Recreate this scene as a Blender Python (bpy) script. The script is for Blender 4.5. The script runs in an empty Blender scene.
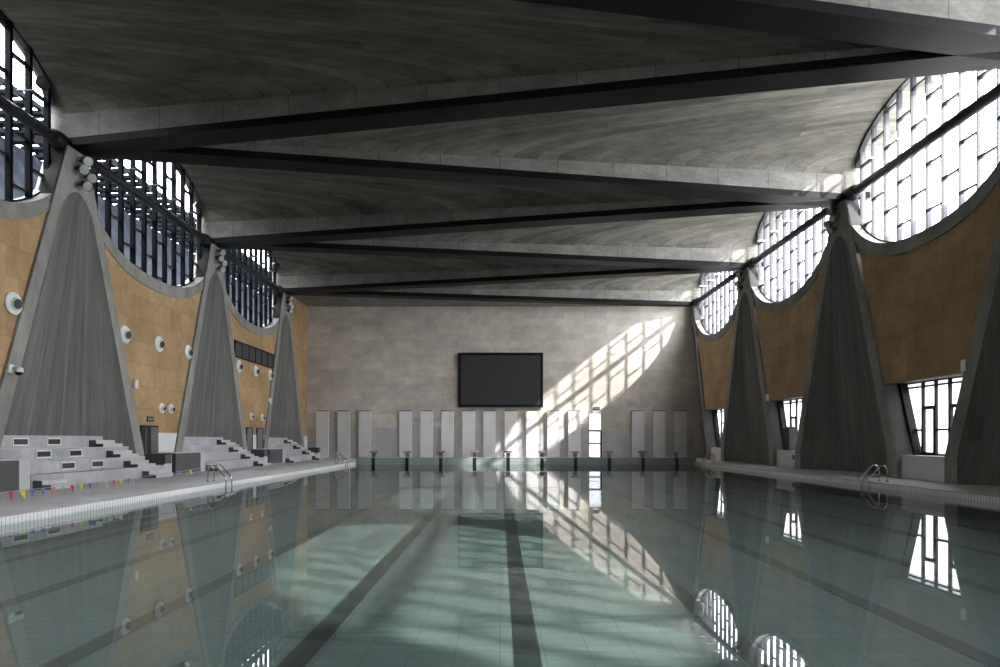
import bpy, math, random
from mathutils import Vector

random.seed(7)
S = bpy.context.scene
COL = S.collection
PI = math.pi

# ------------------------------------------------------------------ camera
cam_data = bpy.data.cameras.new('camera')
cam_data.lens = 24.0
cam_data.sensor_width = 36.0
cam_data.shift_y = 0.106
cam_data.clip_end = 600
cam = bpy.data.objects.new('camera', cam_data)
cam.location = (0, 0, 1.67)
cam.rotation_euler = (PI/2, 0, 0)
COL.objects.link(cam)
S.camera = cam

# ------------------------------------------------------------------ world, sun, exposure
WORLD_STRENGTH = 16.0
SUN_STRENGTH = 10.0
SUN_DIR = Vector((-1.58, 1.0, -1.205))
world = bpy.data.worlds.new('sky')
S.world = world
world.use_nodes = True
bg = world.node_tree.nodes['Background']
bg.inputs['Color'].default_value = (0.97, 0.975, 1.0, 1)
bg.inputs['Strength'].default_value = WORLD_STRENGTH
sun_data = bpy.data.lights.new('sun', 'SUN')
sun_data.energy = SUN_STRENGTH
sun_data.angle = math.radians(0.9)
sun_data.color = (1.0, 0.95, 0.88)
sun = bpy.data.objects.new('sun', sun_data)
sun.rotation_euler = SUN_DIR.to_track_quat('-Z', 'Y').to_euler()
sun.location = (60, -50, 60)
COL.objects.link(sun)
S.view_settings.view_transform = 'Standard'
S.view_settings.look = 'None'
S.view_settings.gamma = 1.0
S.view_settings.use_curve_mapping = False
S.view_settings.exposure = 0.3
S.cycles.max_bounces = 12
S.cycles.diffuse_bounces = 5
S.cycles.glossy_bounces = 4
S.cycles.transparent_max_bounces = 24
S.cycles.use_denoising = True
S.cycles.sample_clamp_indirect = 6.0

# ------------------------------------------------------------------ mesh helpers
class MB:
    def __init__(self):
        self.v = []; self.f = []
    def quad(self, *pts):
        n = len(self.v); self.v += [tuple(p) for p in pts]; self.f.append(tuple(range(n, n+len(pts))))
    def box(self, x0, x1, y0, y1, z0, z1):
        self.hexa([(x0,y0,z0),(x1,y0,z0),(x1,y1,z0),(x0,y1,z0),(x0,y0,z1),(x1,y0,z1),(x1,y1,z1),(x0,y1,z1)])
        return self
    def hexa(self, p):
        n = len(self.v); self.v += [tuple(q) for q in p]
        for f in ((0,3,2,1),(4,5,6,7),(0,1,5,4),(1,2,6,5),(2,3,7,6),(3,0,4,7)):
            self.f.append(tuple(n+i for i in f))
        return self
    def prism(self, poly, axis, a, b):
        """extrude a 2-D polygon along an axis from a to b; poly holds the two other coordinates in x,y,z order"""
        def P(q, t):
            if axis == 'x': return (t, q[0], q[1])
            if axis == 'y': return (q[0], t, q[1])
            return (q[0], q[1], t)
        n = len(self.v); m = len(poly)
        self.v += [P(q, a) for q in poly] + [P(q, b) for q in poly]
        self.f.append(tuple(n+i for i in reversed(range(m))))
        self.f.append(tuple(n+m+i for i in range(m)))
        for i in range(m):
            j = (i+1) % m
            self.f.append((n+i, n+j, n+m+j, n+m+i))
        return self
    def tube(self, pts, r, seg=10, caps=True):
        pts = [Vector(p) for p in pts]
        rs = r if isinstance(r, (list, tuple)) else [r]*len(pts)
        n0 = len(self.v); up = None
        for i, p in enumerate(pts):
            if i == 0: t = pts[1]-pts[0]
            elif i == len(pts)-1: t = pts[-1]-pts[-2]
            else: t = (pts[i+1]-p).normalized()+(p-pts[i-1]).normalized()
            t.normalize()
            if up is None:
                up = Vector((0,0,1)) if abs(t.z) < 0.9 else Vector((1,0,0))
            a = t.cross(up).normalized(); b = a.cross(t).normalized(); up = b
            for k in range(seg):
                an = 2*PI*k/seg
                self.v.append(tuple(p + (a*math.cos(an)+b*math.sin(an))*rs[i]))
        for i in range(len(pts)-1):
            for k in range(seg):
                k2 = (k+1) % seg
                self.f.append((n0+i*seg+k, n0+i*seg+k2, n0+(i+1)*seg+k2, n0+(i+1)*seg+k))
        if caps:
            self.f.append(tuple(n0+k for k in reversed(range(seg))))
            e = n0+(len(pts)-1)*seg
            self.f.append(tuple(e+k for k in range(seg)))
        return self
    def lathe(self, prof, centre, axis, seg=24):
        """revolve (radius, along) pairs round an axis vector from centre"""
        ax = Vector(axis).normalized(); c = Vector(centre)
        u = ax.cross(Vector((0,0,1)))
        if u.length < 0.1: u = ax.cross(Vector((0,1,0)))
        u.normalize(); w = ax.cross(u).normalized()
        n0 = len(self.v)
        for r, h in prof:
            for k in range(seg):
                an = 2*PI*k/seg
                self.v.append(tuple(c + ax*h + (u*math.cos(an)+w*math.sin(an))*max(r, 1e-4)))
        for i in range(len(prof)-1):
            for k in range(seg):
                k2 = (k+1) % seg
                self.f.append((n0+i*seg+k, n0+i*seg+k2, n0+(i+1)*seg+k2, n0+(i+1)*seg+k))
        return self
    def build(self, name, mat, parent=None, smooth=False, bevel=0, weld=False):
        me = bpy.data.meshes.new(name)
        me.from_pydata(self.v, [], self.f)
        me.validate(); me.update()
        o = bpy.data.objects.new(name, me)
        COL.objects.link(o)
        me.materials.append(mat)
        import bmesh
        bm = bmesh.new(); bm.from_mesh(me)
        if weld: bmesh.ops.remove_doubles(bm, verts=bm.verts, dist=1e-4)
        bmesh.ops.recalc_face_normals(bm, faces=bm.faces)
        bm.to_mesh(me); bm.free()
        if smooth:
            for p in me.polygons: p.use_smooth = True
        if bevel:
            b = o.modifiers.new('bevel', 'BEVEL'); b.width = bevel; b.segments = 2; b.limit_method = 'ANGLE'
        if parent:
            o.parent = parent
        return o

def tag(o, label, cat, group=None, kind=None):
    o['label'] = label; o['category'] = cat
    if group: o['group'] = group
    if kind: o['kind'] = kind
    return o

def empty(name, loc=(0,0,0), rz=0):
    o = bpy.data.objects.new(name, None); COL.objects.link(o)
    o.location = loc; o.rotation_euler = (0,0,rz)
    o.empty_display_size = 0.3
    return o

def copy_tree(root, loc, rz=None):
    r = root.copy(); COL.objects.link(r); r.location = loc
    if rz is not None: r.rotation_euler = (0,0,rz)
    for ch in list(root.children):
        c = ch.copy(); COL.objects.link(c); c.parent = r
        for g in list(ch.children):
            d = g.copy(); COL.objects.link(d); d.parent = c
    return r

# ------------------------------------------------------------------ materials
def mat_new(name):
    m = bpy.data.materials.new(name); m.use_nodes = True
    nt = m.node_tree
    return m, nt, nt.nodes['Principled BSDF']

def plain(name, col, rough=0.6, metal=0.0, spec=0.5, noise=0.0):
    m, nt, b = mat_new(name)
    b.inputs['Base Color'].default_value = (*col, 1)
    b.inputs['Roughness'].default_value = rough
    b.inputs['Metallic'].default_value = metal
    b.inputs['Specular IOR Level'].default_value = spec
    if noise:
        tc = nt.nodes.new('ShaderNodeTexCoord')
        nz = nt.nodes.new('ShaderNodeTexNoise'); nz.inputs['Scale'].default_value = 1.3; nz.inputs['Detail'].default_value = 6
        rp = nt.nodes.new('ShaderNodeValToRGB')
        rp.color_ramp.elements[0].position = 0.3; rp.color_ramp.elements[1].position = 0.7
        rp.color_ramp.elements[0].color = (*[c*(1-noise) for c in col], 1)
        rp.color_ramp.elements[1].color = (*[min(1, c*(1+noise)) for c in col], 1)
        nt.links.new(tc.outputs['Object'], nz.inputs['Vector'])
        nt.links.new(nz.outputs['Fac'], rp.inputs['Fac'])
        nt.links.new(rp.outputs['Color'], b.inputs['Base Color'])
    return m

def bricked(name, c1, c2, mortar, bw, rh, msize, axes, rough=0.7, offset=0.5, blotch=0.25, blotch_scale=(0.4,0.4,0.4),
            fine=0.12, bump=0.0, spec=0.2, msmooth=0.1, bias=0.0, fan=0.0):
    """brick/board/tile pattern on two object axes, with blotchy and fine variation on top"""
    m, nt, b = mat_new(name)
    N, L = nt.nodes, nt.links
    tc = N.new('ShaderNodeTexCoord'); sp = N.new('ShaderNodeSeparateXYZ'); cb = N.new('ShaderNodeCombineXYZ')
    L.new(tc.outputs['Object'], sp.inputs[0])
    src = tc.outputs['Object']
    if fan:
        dz = N.new('ShaderNodeMath'); dz.operation = 'SUBTRACT'; dz.inputs[0].default_value = fan; L.new(sp.outputs[2], dz.inputs[1])
        dv = N.new('ShaderNodeMath'); dv.operation = 'DIVIDE'; L.new(sp.outputs[1], dv.inputs[0]); L.new(dz.outputs[0], dv.inputs[1])
        sc = N.new('ShaderNodeMath'); sc.operation = 'MULTIPLY'; sc.inputs[1].default_value = 10.0; L.new(dv.outputs[0], sc.inputs[0])
        cf = N.new('ShaderNodeCombineXYZ'); L.new(sp.outputs[0], cf.inputs[0]); L.new(sc.outputs[0], cf.inputs[1]); L.new(sp.outputs[2], cf.inputs[2])
        src = cf.outputs[0]; sp = N.new('ShaderNodeSeparateXYZ'); L.new(src, sp.inputs[0])
    L.new(sp.outputs[axes[0]], cb.inputs[0]); L.new(sp.outputs[axes[1]], cb.inputs[1])
    br = N.new('ShaderNodeTexBrick')
    br.offset = offset
    br.inputs['Color1'].default_value = (*c1, 1); br.inputs['Color2'].default_value = (*c2, 1)
    br.inputs['Mortar'].default_value = (*mortar, 1)
    br.inputs['Scale'].default_value = 1.0; br.inputs['Mortar Size'].default_value = msize
    br.inputs['Mortar Smooth'].default_value = msmooth
    br.inputs['Bias'].default_value = bias
    br.inputs['Brick Width'].default_value = bw; br.inputs['Row Height'].default_value = rh
    L.new(cb.outputs[0], br.inputs['Vector'])
    mp = N.new('ShaderNodeMapping'); mp.inputs['Scale'].default_value = blotch_scale
    L.new(src, mp.inputs['Vector'])
    n1 = N.new('ShaderNodeTexNoise'); n1.inputs['Scale'].default_value = 1.0; n1.inputs['Detail'].default_value = 5; n1.inputs['Roughness'].default_value = 0.6
    L.new(mp.outputs[0], n1.inputs['Vector'])
    n2 = N.new('ShaderNodeTexNoise'); n2.inputs['Scale'].default_value = 5.0; n2.inputs['Detail'].default_value = 6; n2.inputs['Roughness'].default_value = 0.7
    L.new(mp.outputs[0], n2.inputs['Vector'])
    def rng(src, lo, hi):
        r = N.new('ShaderNodeMapRange'); r.inputs['From Min'].default_value = 0.28; r.inputs['From Max'].default_value = 0.72
        r.inputs['To Min'].default_value = lo; r.inputs['To Max'].default_value = hi; L.new(src, r.inputs['Value']); return r.outputs[0]
    mu = N.new('ShaderNodeMath'); mu.operation = 'MULTIPLY'
    L.new(rng(n1.outputs['Fac'], 1-blotch, 1+blotch), mu.inputs[0]); L.new(rng(n2.outputs['Fac'], 1-fine, 1+fine), mu.inputs[1])
    vm = N.new('ShaderNodeVectorMath'); vm.operation = 'SCALE'
    L.new(br.outputs['Color'], vm.inputs[0]); L.new(mu.outputs[0], vm.inputs['Scale'])
    L.new(vm.outputs[0], b.inputs['Base Color'])
    b.inputs['Roughness'].default_value = rough
    b.inputs['Specular IOR Level'].default_value = spec
    if bump:
        bp = N.new('ShaderNodeBump'); bp.inputs['Strength'].default_value = bump; bp.inputs['Distance'].default_value = 0.02
        ad = N.new('ShaderNodeMath'); ad.operation = 'SUBTRACT'
        L.new(n2.outputs['Fac'], ad.inputs[0]); L.new(br.outputs['Fac'], ad.inputs[1])
        L.new(ad.outputs[0], bp.inputs['Height']); L.new(bp.outputs[0], b.inputs['Normal'])
    return m

X_, Y_, Z_ = 0, 1, 2
def g(v): return (v, v, v)
M = {}
M['shell'] = bricked('board_marked_concrete', (0.180,0.172,0.148), (0.125,0.119,0.102), (0.095,0.09,0.078), 9.5, 0.21, 0.006, (X_,Y_), 0.85,
                     blotch=0.35, blotch_scale=(0.12,1.1,1.1), fine=0.3, bump=0.25)
M['strip'] = bricked('smooth_concrete_edge', (0.23,0.222,0.205), (0.19,0.184,0.17), (0.08,0.08,0.08), 2.6, 9.0, 0.015, (X_,Z_), 0.8,
                     offset=0, blotch=0.25, blotch_scale=(0.8,0.8,1.5), fine=0.2)
M['beam'] = bricked('dark_metal_cladding', (0.010,0.010,0.011), (0.008,0.008,0.009), (0.003,0.003,0.003), 2.1, 60.0, 0.02, (X_,Y_), 0.45,
                    offset=0, blotch=0.2, blotch_scale=(0.3,1,1), fine=0.1, spec=0.07)
M['column'] = bricked('vertical_board_concrete', (0.165,0.160,0.150), (0.13,0.126,0.118), (0.11,0.107,0.10), 40.0, 0.14, 0.004, (Z_,Y_), 0.85,
                      blotch=0.35, blotch_scale=(0.0,1.3,0.12), fine=0.22, bump=0.2, fan=15.5)
M['flange'] = bricked('cast_concrete', (0.27,0.262,0.245), (0.23,0.224,0.21), (0.2,0.195,0.18), 40.0, 9.0, 0.004, (Z_,Y_), 0.8,
                      blotch=0.28, blotch_scale=(0.7,0.7,0.3), fine=0.15)
M['stone'] = bricked('grey_stone_cladding', (0.65,0.59,0.515), (0.54,0.50,0.45), (0.45,0.42,0.385), 1.9, 0.66, 0.010, (X_,Z_), 0.75,
                     blotch=0.22, blotch_scale=(0.25,0.25,0.35), fine=0.14, bump=0.1)
M['dado'] = bricked('pale_grey_dado', (0.52,0.52,0.52), (0.48,0.48,0.48), (0.36,0.36,0.36), 1.84, 1.4, 0.012, (X_,Z_), 0.7, offset=0, blotch=0.1, fine=0.05)
M['tan'] = bricked('tan_stone_panels', (0.43,0.28,0.145), (0.35,0.228,0.118), (0.25,0.16,0.085), 1.15, 1.05, 0.010, (Y_,Z_), 0.72,
                   blotch=0.2, blotch_scale=(0.4,0.5,0.5), fine=0.16, bump=0.08)
M['white_wall'] = plain('white_painted_plaster', (0.72,0.72,0.72), 0.7, noise=0.05)
M['panel'] = plain('white_acoustic_panel', (0.80,0.79,0.785), 0.7, noise=0.04)
M['deck'] = bricked('grey_deck_tiles', (0.52,0.515,0.525), (0.49,0.485,0.495), (0.41,0.41,0.415), 0.6, 0.6, 0.01, (X_,Y_), 0.5, offset=0, blotch=0.15,
                    blotch_scale=(0.5,0.5,0.5), fine=0.08)
M['coping_top'] = plain('pale_coping_stone', (0.42,0.42,0.43), 0.55, noise=0.08)
M['white_tile'] = bricked('white_edge_tiles', (0.90,0.90,0.91), (0.87,0.87,0.88), (0.42,0.42,0.43), 0.125, 0.6, 0.010, (Y_,Z_), 0.3, offset=0, blotch=0.06, fine=0.04)
M['end_tile'] = bricked('grey_green_end_tiles', (0.30,0.34,0.34), (0.27,0.31,0.31), (0.2,0.23,0.23), 0.25, 0.25, 0.01, (X_,Z_), 0.35, offset=0, blotch=0.08, fine=0.05)
M['pool_tile'] = bricked('pale_green_pool_tiles', (0.155,0.202,0.192), (0.146,0.191,0.181), (0.105,0.140,0.134), 0.5, 0.25, 0.010, (X_,Y_), 0.5, offset=0, blotch=0.12,
                         blotch_scale=(0.3,0.3,0.3), fine=0.05)
M['lane'] = plain('dark_lane_tiles', (0.028,0.038,0.038), 0.5)
M['black'] = plain('black_tiles', (0.012,0.012,0.014), 0.4)
M['steel_dark'] = plain('dark_painted_steel', (0.020,0.021,0.025), 0.42, spec=0.3)
M['fin'] = plain('window_steel', (0.005,0.006,0.009), 0.6, spec=0.04)
M['fin_pale'] = plain('lilac_grey_steel', (0.042,0.042,0.056), 0.5)
M['reveal_shade'] = plain('grey_reveal_shade', (0.075,0.074,0.072), 0.7, spec=0.1, noise=0.15)  # shade of the low window recess, put into the colour
M['jamb'] = plain('dark_jamb_shade', (0.022,0.022,0.021), 0.7, spec=0.1)  # shade of the left jambs, put into the colour
M['jamb_grey'] = plain('grey_jamb_shade', (0.06,0.06,0.06), 0.7, spec=0.1)  # lighter shade tone for the right jambs
M['chrome'] = plain('polished_steel', (0.75,0.75,0.76), 0.15, 1.0)
M['steel_grey'] = plain('brushed_steel', (0.25,0.25,0.26), 0.3, 0.9)
M['white_rod'] = plain('white_enamel', (0.80,0.80,0.80), 0.4)
M['screen'] = plain('black_screen', (0.045,0.046,0.05), 0.35)
M['frame_black'] = plain('black_plastic', (0.006,0.006,0.007), 0.5, spec=0.2)
M['terrace'] = bricked('grey_terrace_stone', (0.47,0.47,0.49), (0.41,0.41,0.43), (0.30,0.30,0.31), 1.5, 5.0, 0.008, (Y_,Z_), 0.6, offset=0, blotch=0.18,
                       blotch_scale=(0.8,0.8,0.8), fine=0.12)
M['tread_pale'] = plain('pale_step_stone', (0.56,0.56,0.57), 0.6, noise=0.06)
M['dark_stone'] = plain('dark_stone', (0.07,0.07,0.073), 0.5, noise=0.1)
M['grille'] = plain('dark_grille', (0.03,0.03,0.033), 0.5)
M['white_plastic'] = plain('white_plastic', (0.78,0.78,0.77), 0.4)
M['hole_shade'] = plain('nozzle_shade', (0.02,0.02,0.02), 0.5)  # shade inside the nozzles, put into the colour
M['flood_body'] = plain('grey_lamp_housing', (0.06,0.06,0.062), 0.4, 0.3)
M['flood_lens'] = plain('lamp_glass', (0.45,0.46,0.45), 0.12)
M['door_grey'] = plain('grey_door_paint', (0.12,0.12,0.13), 0.5)
M['door_shade'] = plain('doorway_shade', (0.010,0.010,0.011), 0.7)  # shade of the unlit doorway, put into the colour
M['purple'] = plain('purple_grip', (0.16,0.13,0.20), 0.6)
M['sign_dark'] = plain('sign_black', (0.015,0.018,0.016), 0.4)
M['sign_green'] = plain('sign_green', (0.22,0.30,0.27), 0.4)
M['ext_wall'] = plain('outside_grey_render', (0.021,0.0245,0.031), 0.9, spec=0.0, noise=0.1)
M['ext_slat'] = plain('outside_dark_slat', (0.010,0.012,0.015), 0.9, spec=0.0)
M['ext_ground'] = plain('outside_paving', (0.45,0.45,0.44), 0.9)
M['red'] = plain('red_cloth', (0.55,0.02,0.05), 0.7)
M['pink'] = plain('pink_cloth', (0.62,0.16,0.24), 0.7)
M['yellow'] = plain('yellow_cloth', (0.75,0.65,0.06), 0.7)
M['blue'] = plain('blue_cloth', (0.10,0.14,0.42), 0.7)
M['green'] = plain('green_cloth', (0.28,0.45,0.24), 0.7)
M['cord'] = plain('grey_cord', (0.35,0.36,0.36), 0.7)

def glass_mat(name, tint, diffuse=None):
    """thin clear sheet: Schlick reflection over a tinted transparent layer (same from both sides)"""
    m = bpy.data.materials.new(name); m.use_nodes = True
    nt = m.node_tree; nt.nodes.clear(); N, L = nt.nodes, nt.links
    o = N.new('ShaderNodeOutputMaterial'); mx = N.new('ShaderNodeMixShader')
    tr = N.new('ShaderNodeBsdfTransparent'); tr.inputs['Color'].default_value = (*tint, 1)
    gl = N.new('ShaderNodeBsdfGlossy'); gl.inputs['Roughness'].default_value = 0.0
    lw = N.new('ShaderNodeLayerWeight'); lw.inputs['Blend'].default_value = 0.5
    pw = N.new('ShaderNodeMath'); pw.operation = 'POWER'; pw.inputs[1].default_value = 5.0
    ma = N.new('ShaderNodeMath'); ma.operation = 'MULTIPLY_ADD'; ma.inputs[1].default_value = 0.98; ma.inputs[2].default_value = 0.02
    L.new(lw.outputs['Facing'], pw.inputs[0]); L.new(pw.outputs[0], ma.inputs[0]); L.new(ma.outputs[0], mx.inputs[0])
    base = tr
    if diffuse:
        df = N.new('ShaderNodeBsdfTranslucent'); df.inputs['Color'].default_value = (*diffuse, 1)
        m2 = N.new('ShaderNodeMixShader'); m2.inputs[0].default_value = 0.25
        L.new(tr.outputs[0], m2.inputs[1]); L.new(df.outputs[0], m2.inputs[2]); base = m2
    L.new(base.outputs[0], mx.inputs[1]); L.new(gl.outputs[0], mx.inputs[2])
    L.new(mx.outputs[0], o.inputs['Surface'])
    return m
M['fin_glass'] = glass_mat('lilac_glass_fin', (0.74,0.74,0.82), (0.5,0.5,0.6))
M['glass'] = glass_mat('window_glass', (0.93,0.95,0.97))
def frosted_mat(name, tr):
    m = bpy.data.materials.new(name); m.use_nodes = True
    nt = m.node_tree; nt.nodes.clear(); N, L = nt.nodes, nt.links
    o = N.new('ShaderNodeOutputMaterial'); mx = N.new('ShaderNodeMixShader'); mx.inputs[0].default_value = 0.12
    t = N.new('ShaderNodeBsdfTranslucent'); t.inputs['Color'].default_value = (*tr,1)
    d = N.new('ShaderNodeBsdfDiffuse'); d.inputs['Color'].default_value = (0.7,0.7,0.7,1)
    L.new(t.outputs[0], mx.inputs[1]); L.new(d.outputs[0], mx.inputs[2]); L.new(mx.outputs[0], o.inputs['Surface'])
    return m
M['frosted'] = frosted_mat('added_white_frosting', (0.80,0.82,0.85))  # frosting added to stop direct sun through the lower panes
M['frosted_low'] = frosted_mat('added_low_frosting', (0.36,0.37,0.38))  # dimmer frosting, added so the reveals catch less light
M['dimmed_door'] = frosted_mat('dimmed_door_glass', (0.15,0.155,0.165))  # milkiness added to dim the daylight behind the far door
M['water'] = glass_mat('still_pool_water', (0.88,0.94,0.925))

# ------------------------------------------------------------------ plan of the hall
XL, XR = -16.9, 17.1                     # front planes of the two rows of buttresses
PITCH = 13.0
RY = [-5.3 + PITCH*i for i in range(6)]  # -5.3 ... 59.7
LY = [0.7 + PITCH*i for i in range(5)]   # 0.7 ... 52.7
ZBL, ZBR = 13.2, 13.6                    # undersides of the folded beams at each side
BW = 0.56                                # half width of a beam
BH = 0.30
YW = 59.8                                # far wall
YB = -9.0                                # wall behind the camera
POOL = (-10.75, 14.5, 0.35, 49.7)
ZW = -0.19                               # water level
ZF = -0.72                               # pool floor
SIDE_L, SIDE_R = 'left', 'right'

# ------------------------------------------------------------------ floor, pool
mb = MB()
px0, px1, py0, py1 = POOL
mb.box(-20, px0-0.36, YB, YW+0.3, -0.4, 0)
mb.box(px1+0.36, 20.5, YB, YW+0.3, -0.4, 0)
mb.box(px0-0.36, px1+0.36, YB, py0-0.36, -0.4, 0)
mb.box(px0-0.36, px1+0.36, py1+0.5, YW+0.3, -0.4, 0)
tag(mb.build('floor', M['deck']), 'grey tiled deck running round the swimming pool', 'floor', kind='structure')

pool = empty('pool', (0,0,0))
tag(pool, 'long indoor swimming pool with pale green tiled bottom and dark lane lines', 'swimming pool', kind='structure')
mb = MB()
mb.box(px0-0.3, px1+0.3, py0-0.3, py1+0.3, ZF-0.15, ZF)
mb.build('basin_floor', M['pool_tile'], pool)
mb = MB()
mb.box(px0-0.28, px0-0.005, py0-0.3, py1+0.3, ZF, ZW)
mb.box(px1+0.005, px1+0.28, py0-0.3, py1+0.3, ZF, ZW)
mb.box(px0-0.3, px1+0.3, py0-0.3, py0-0.01, ZF, ZW)
mb.build('basin_wall', M['pool_tile'], pool)
for k in range(10):
    cx = 0.30 + 2.5*(k-4)
    mb = MB(); mb.box(cx-0.15, cx+0.15, py0+1.5, py1-1.5, ZF, ZF+0.004); mb.box(cx-0.5, cx+0.5, py1-1.8, py1-1.5, ZF, ZF+0.004)
    mb.build('lane_line', M['lane'], pool)
for nm, x0, x1 in (('edge_tile_band', px0-0.36, px0), ('edge_tile_band', px1, px1+0.36)):
    mb = MB(); mb.box(x0, x1, py0-0.36, py1+0.0, ZW-0.25, -0.012)
    mb.build(nm, M['white_tile'], pool)
    mb = MB(); mb.box(x0-(0.0 if x0 < 0 else 0), x1, py0-0.36, py1+0.0, -0.012, 0.012)
    mb.build('coping', M['coping_top'], pool)
mb = MB(); mb.box(px0, px1, py0-0.36, py0, ZW-0.25, 0.012); mb.build('coping', M['coping_top'], pool)
w = MB(); w.quad((px0,py0,ZW),(px1,py0,ZW),(px1,py1,ZW),(px0,py1,ZW))
tag(w.build('pool_water', M['water']), 'still mirror-like pool water reflecting the far wall', 'water', kind='structure')

# raised far end of the pool with black lane targets
endw = empty('pool_end_wall', (0,0,0))
tag(endw, 'raised grey tiled end wall of the pool carrying the starting blocks', 'pool wall', kind='structure')
mb = MB(); mb.box(px0, px1+0.15, py1, py1+0.55, ZF, 0.30); mb.build('tiled_upstand', M['end_tile'], endw)
mb = MB(); mb.box(px0, px1+0.15, py1-0.02, py1+0.57, 0.30, 0.335); mb.build('ledge', M['coping_top'], endw)
BLOCK_X = [-9.45 + 2.515*i for i in range(10)]
for bx in BLOCK_X:
    mb = MB(); mb.box(bx-0.125, bx+0.125, py1-0.006, py1+0.01, ZF+0.02, 0.30); mb.build('lane_target', M['black'], endw)

# ------------------------------------------------------------------ far wall, back wall
wf = empty('wall_far', (0,0,0))
tag(wf, 'tall far end wall of grey and tan stone tiles', 'wall', kind='structure')
DX0, DX1 = 7.95, 9.15        # doorway in the far wall
mb = MB()
mb.box(-19, DX0, YW, YW+0.4, 0, 14.2); mb.box(DX1, 19, YW, YW+0.4, 0, 14.2); mb.box(DX0, DX1, YW, YW+0.4, 4.05, 14.2)
mb.build('stone_cladding', M['stone'], wf)
for x0, x1 in ((-17.3,-16.5),(-15.3,-14.6),(-13.4,-12.75),(-11.5,-9.0),(-7.9,-7.1),(-6.05,-5.25),(-4.2,-3.4),(-2.3,-1.5),(-0.4,0.4),(1.5,2.3),(3.4,4.2),(5.3,6.05),(7.2,7.95),(9.25,11.75),(12.85,13.65),(14.75,15.5),(16.6,17.4)):
    z1 = 2.75 if x0 < 9 or x0 > 12 else 2.45
    mb = MB(); mb.box(x0, x1, YW-0.03, YW+0.05, 0, z1); mb.build('dado_panel', M['dado'], wf)
mb = MB(); mb.box(-20, 20.5, YB-0.4, YB, -0.3, 18)
tag(mb.build('wall_back', M['stone']), 'plain stone wall behind the near end of the pool', 'wall', kind='structure')

# ------------------------------------------------------------------ buttresses
def outer_hw(z, ztop):
    if z <= 1.05: return 4.95
    return 4.95 + (0.62-4.95)*(z-1.05)/(ztop-1.05)

def buttress_mesh(ztop, dmax):
    """front plane at local x=0, outward is +x; two flanges and a recessed web"""
    zt = 11.75 + (ztop-13.4)
    zs = [0, 0.5, 1.05] + [1.05+(10.6-1.05)*i/10 for i in range(1, 11)] + [zt-1.0, zt-0.75, zt-0.5, zt-0.32, zt-0.18, zt-0.08, zt-0.02, zt, zt+0.6, ztop]
    zs = sorted(set(zs))
    fl = MB(); web = MB()
    rows = []
    for z in zs:
        o = outer_hw(z, ztop)
        fw = 0.72 - 0.26*z/ztop
        i = max(0.0, o-fw)
        rise = zt - z
        if rise <= 0: i = 0.0
        elif rise < 1.0: i = i*math.sqrt(max(0, 1-(1-rise/1.0)**2))
        d = 0 if rise <= 0 else dmax*(rise/zt) + 0.12*min(1, rise/0.4)
        bk = 2.4 if z < 8.4 else max(0.8, 2.4-(z-8.4)*3.0)
        rows.append((z, o, i, d, bk))
    def strip(mbx, f1, f2):
        for a, b in zip(rows[:-1], rows[1:]):
            mbx.quad(f1(a), f2(a), f2(b), f1(b))
    for s in (-1, 1):
        strip(fl, lambda r: (0, s*r[1], r[0]), lambda r: (0, s*r[2], r[0]))
        strip(fl, lambda r: (r[4], s*r[1], r[0]), lambda r: (0, s*r[1], r[0]))
    strip(fl, lambda r: (r[4], -r[1], r[0]), lambda r: (r[4], r[1], r[0]))
    o = rows[-1][1]
    fl.quad((0,-o,ztop),(0,o,ztop),(0.8,o,ztop),(0.8,-o,ztop))
    NC = 22
    def sec(r):
        out = []
        for j in range(NC+1):
            q = -math.cos(PI*j/NC)
            out.append((r[3]*(1-abs(q)**3.6), q*r[2], r[0]))
        return out
    secs = [sec(r) for r in rows if r[0] <= zt]
    for A_, B_ in zip(secs[:-1], secs[1:]):
        for j in range(NC): web.quad(A_[j], A_[j+1], B_[j+1], B_[j])
    return fl, web

ORD = {1:'nearest', 2:'second', 3:'third'}
def make_buttresses(side):
    ztop = (ZBL if side == SIDE_L else ZBR)
    fl, web = buttress_mesh(ztop, 1.7 if side == SIDE_L else 1.25)
    ys = LY if side == SIDE_L else RY
    x, rz = (XL, PI) if side == SIDE_L else (XR, 0)
    root = None
    for k, y in enumerate(ys):
        if root is None:
            root = empty('concrete_buttress', (x, y, 0), rz)
            fl.build('flange', M['flange'], root); web.build('recessed_web', M['column'], root, weld=True, smooth=True)
            b = root
        else:
            b = copy_tree(root, (x, y, 0), rz)
        if side == SIDE_L:
            lab = ['tapered concrete buttress beside the camera on the bleacher side', 'tapered concrete buttress on the bleacher side just outside the near frame',
                   'largest tapered concrete buttress rising behind the near bleachers, dome camera on its edge',
                   'tapered concrete buttress behind the middle bleachers, between the two tan bays with nozzles',
                   'tapered concrete buttress behind the farthest bleachers by the end wall'][k]
        else:
            lab = ['shaded tapered concrete buttress behind the camera, window side', 'shaded tapered concrete buttress beside the camera, window side',
                   'shaded concrete buttress at the right edge of the view, cut by the frame',
                   'shaded tapered concrete buttress just beyond the largest low window, by the near chrome ladder',
                   'shaded tapered concrete buttress between the middle and the smallest low window',
                   'half-hidden dark concrete buttress against the far wall beyond the smallest low window'][k]
        tag(b, lab, 'buttress', 'window side buttresses' if side == SIDE_R else 'bleacher side buttresses', 'structure')
make_buttresses(SIDE_L); make_buttresses(SIDE_R)

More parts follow.
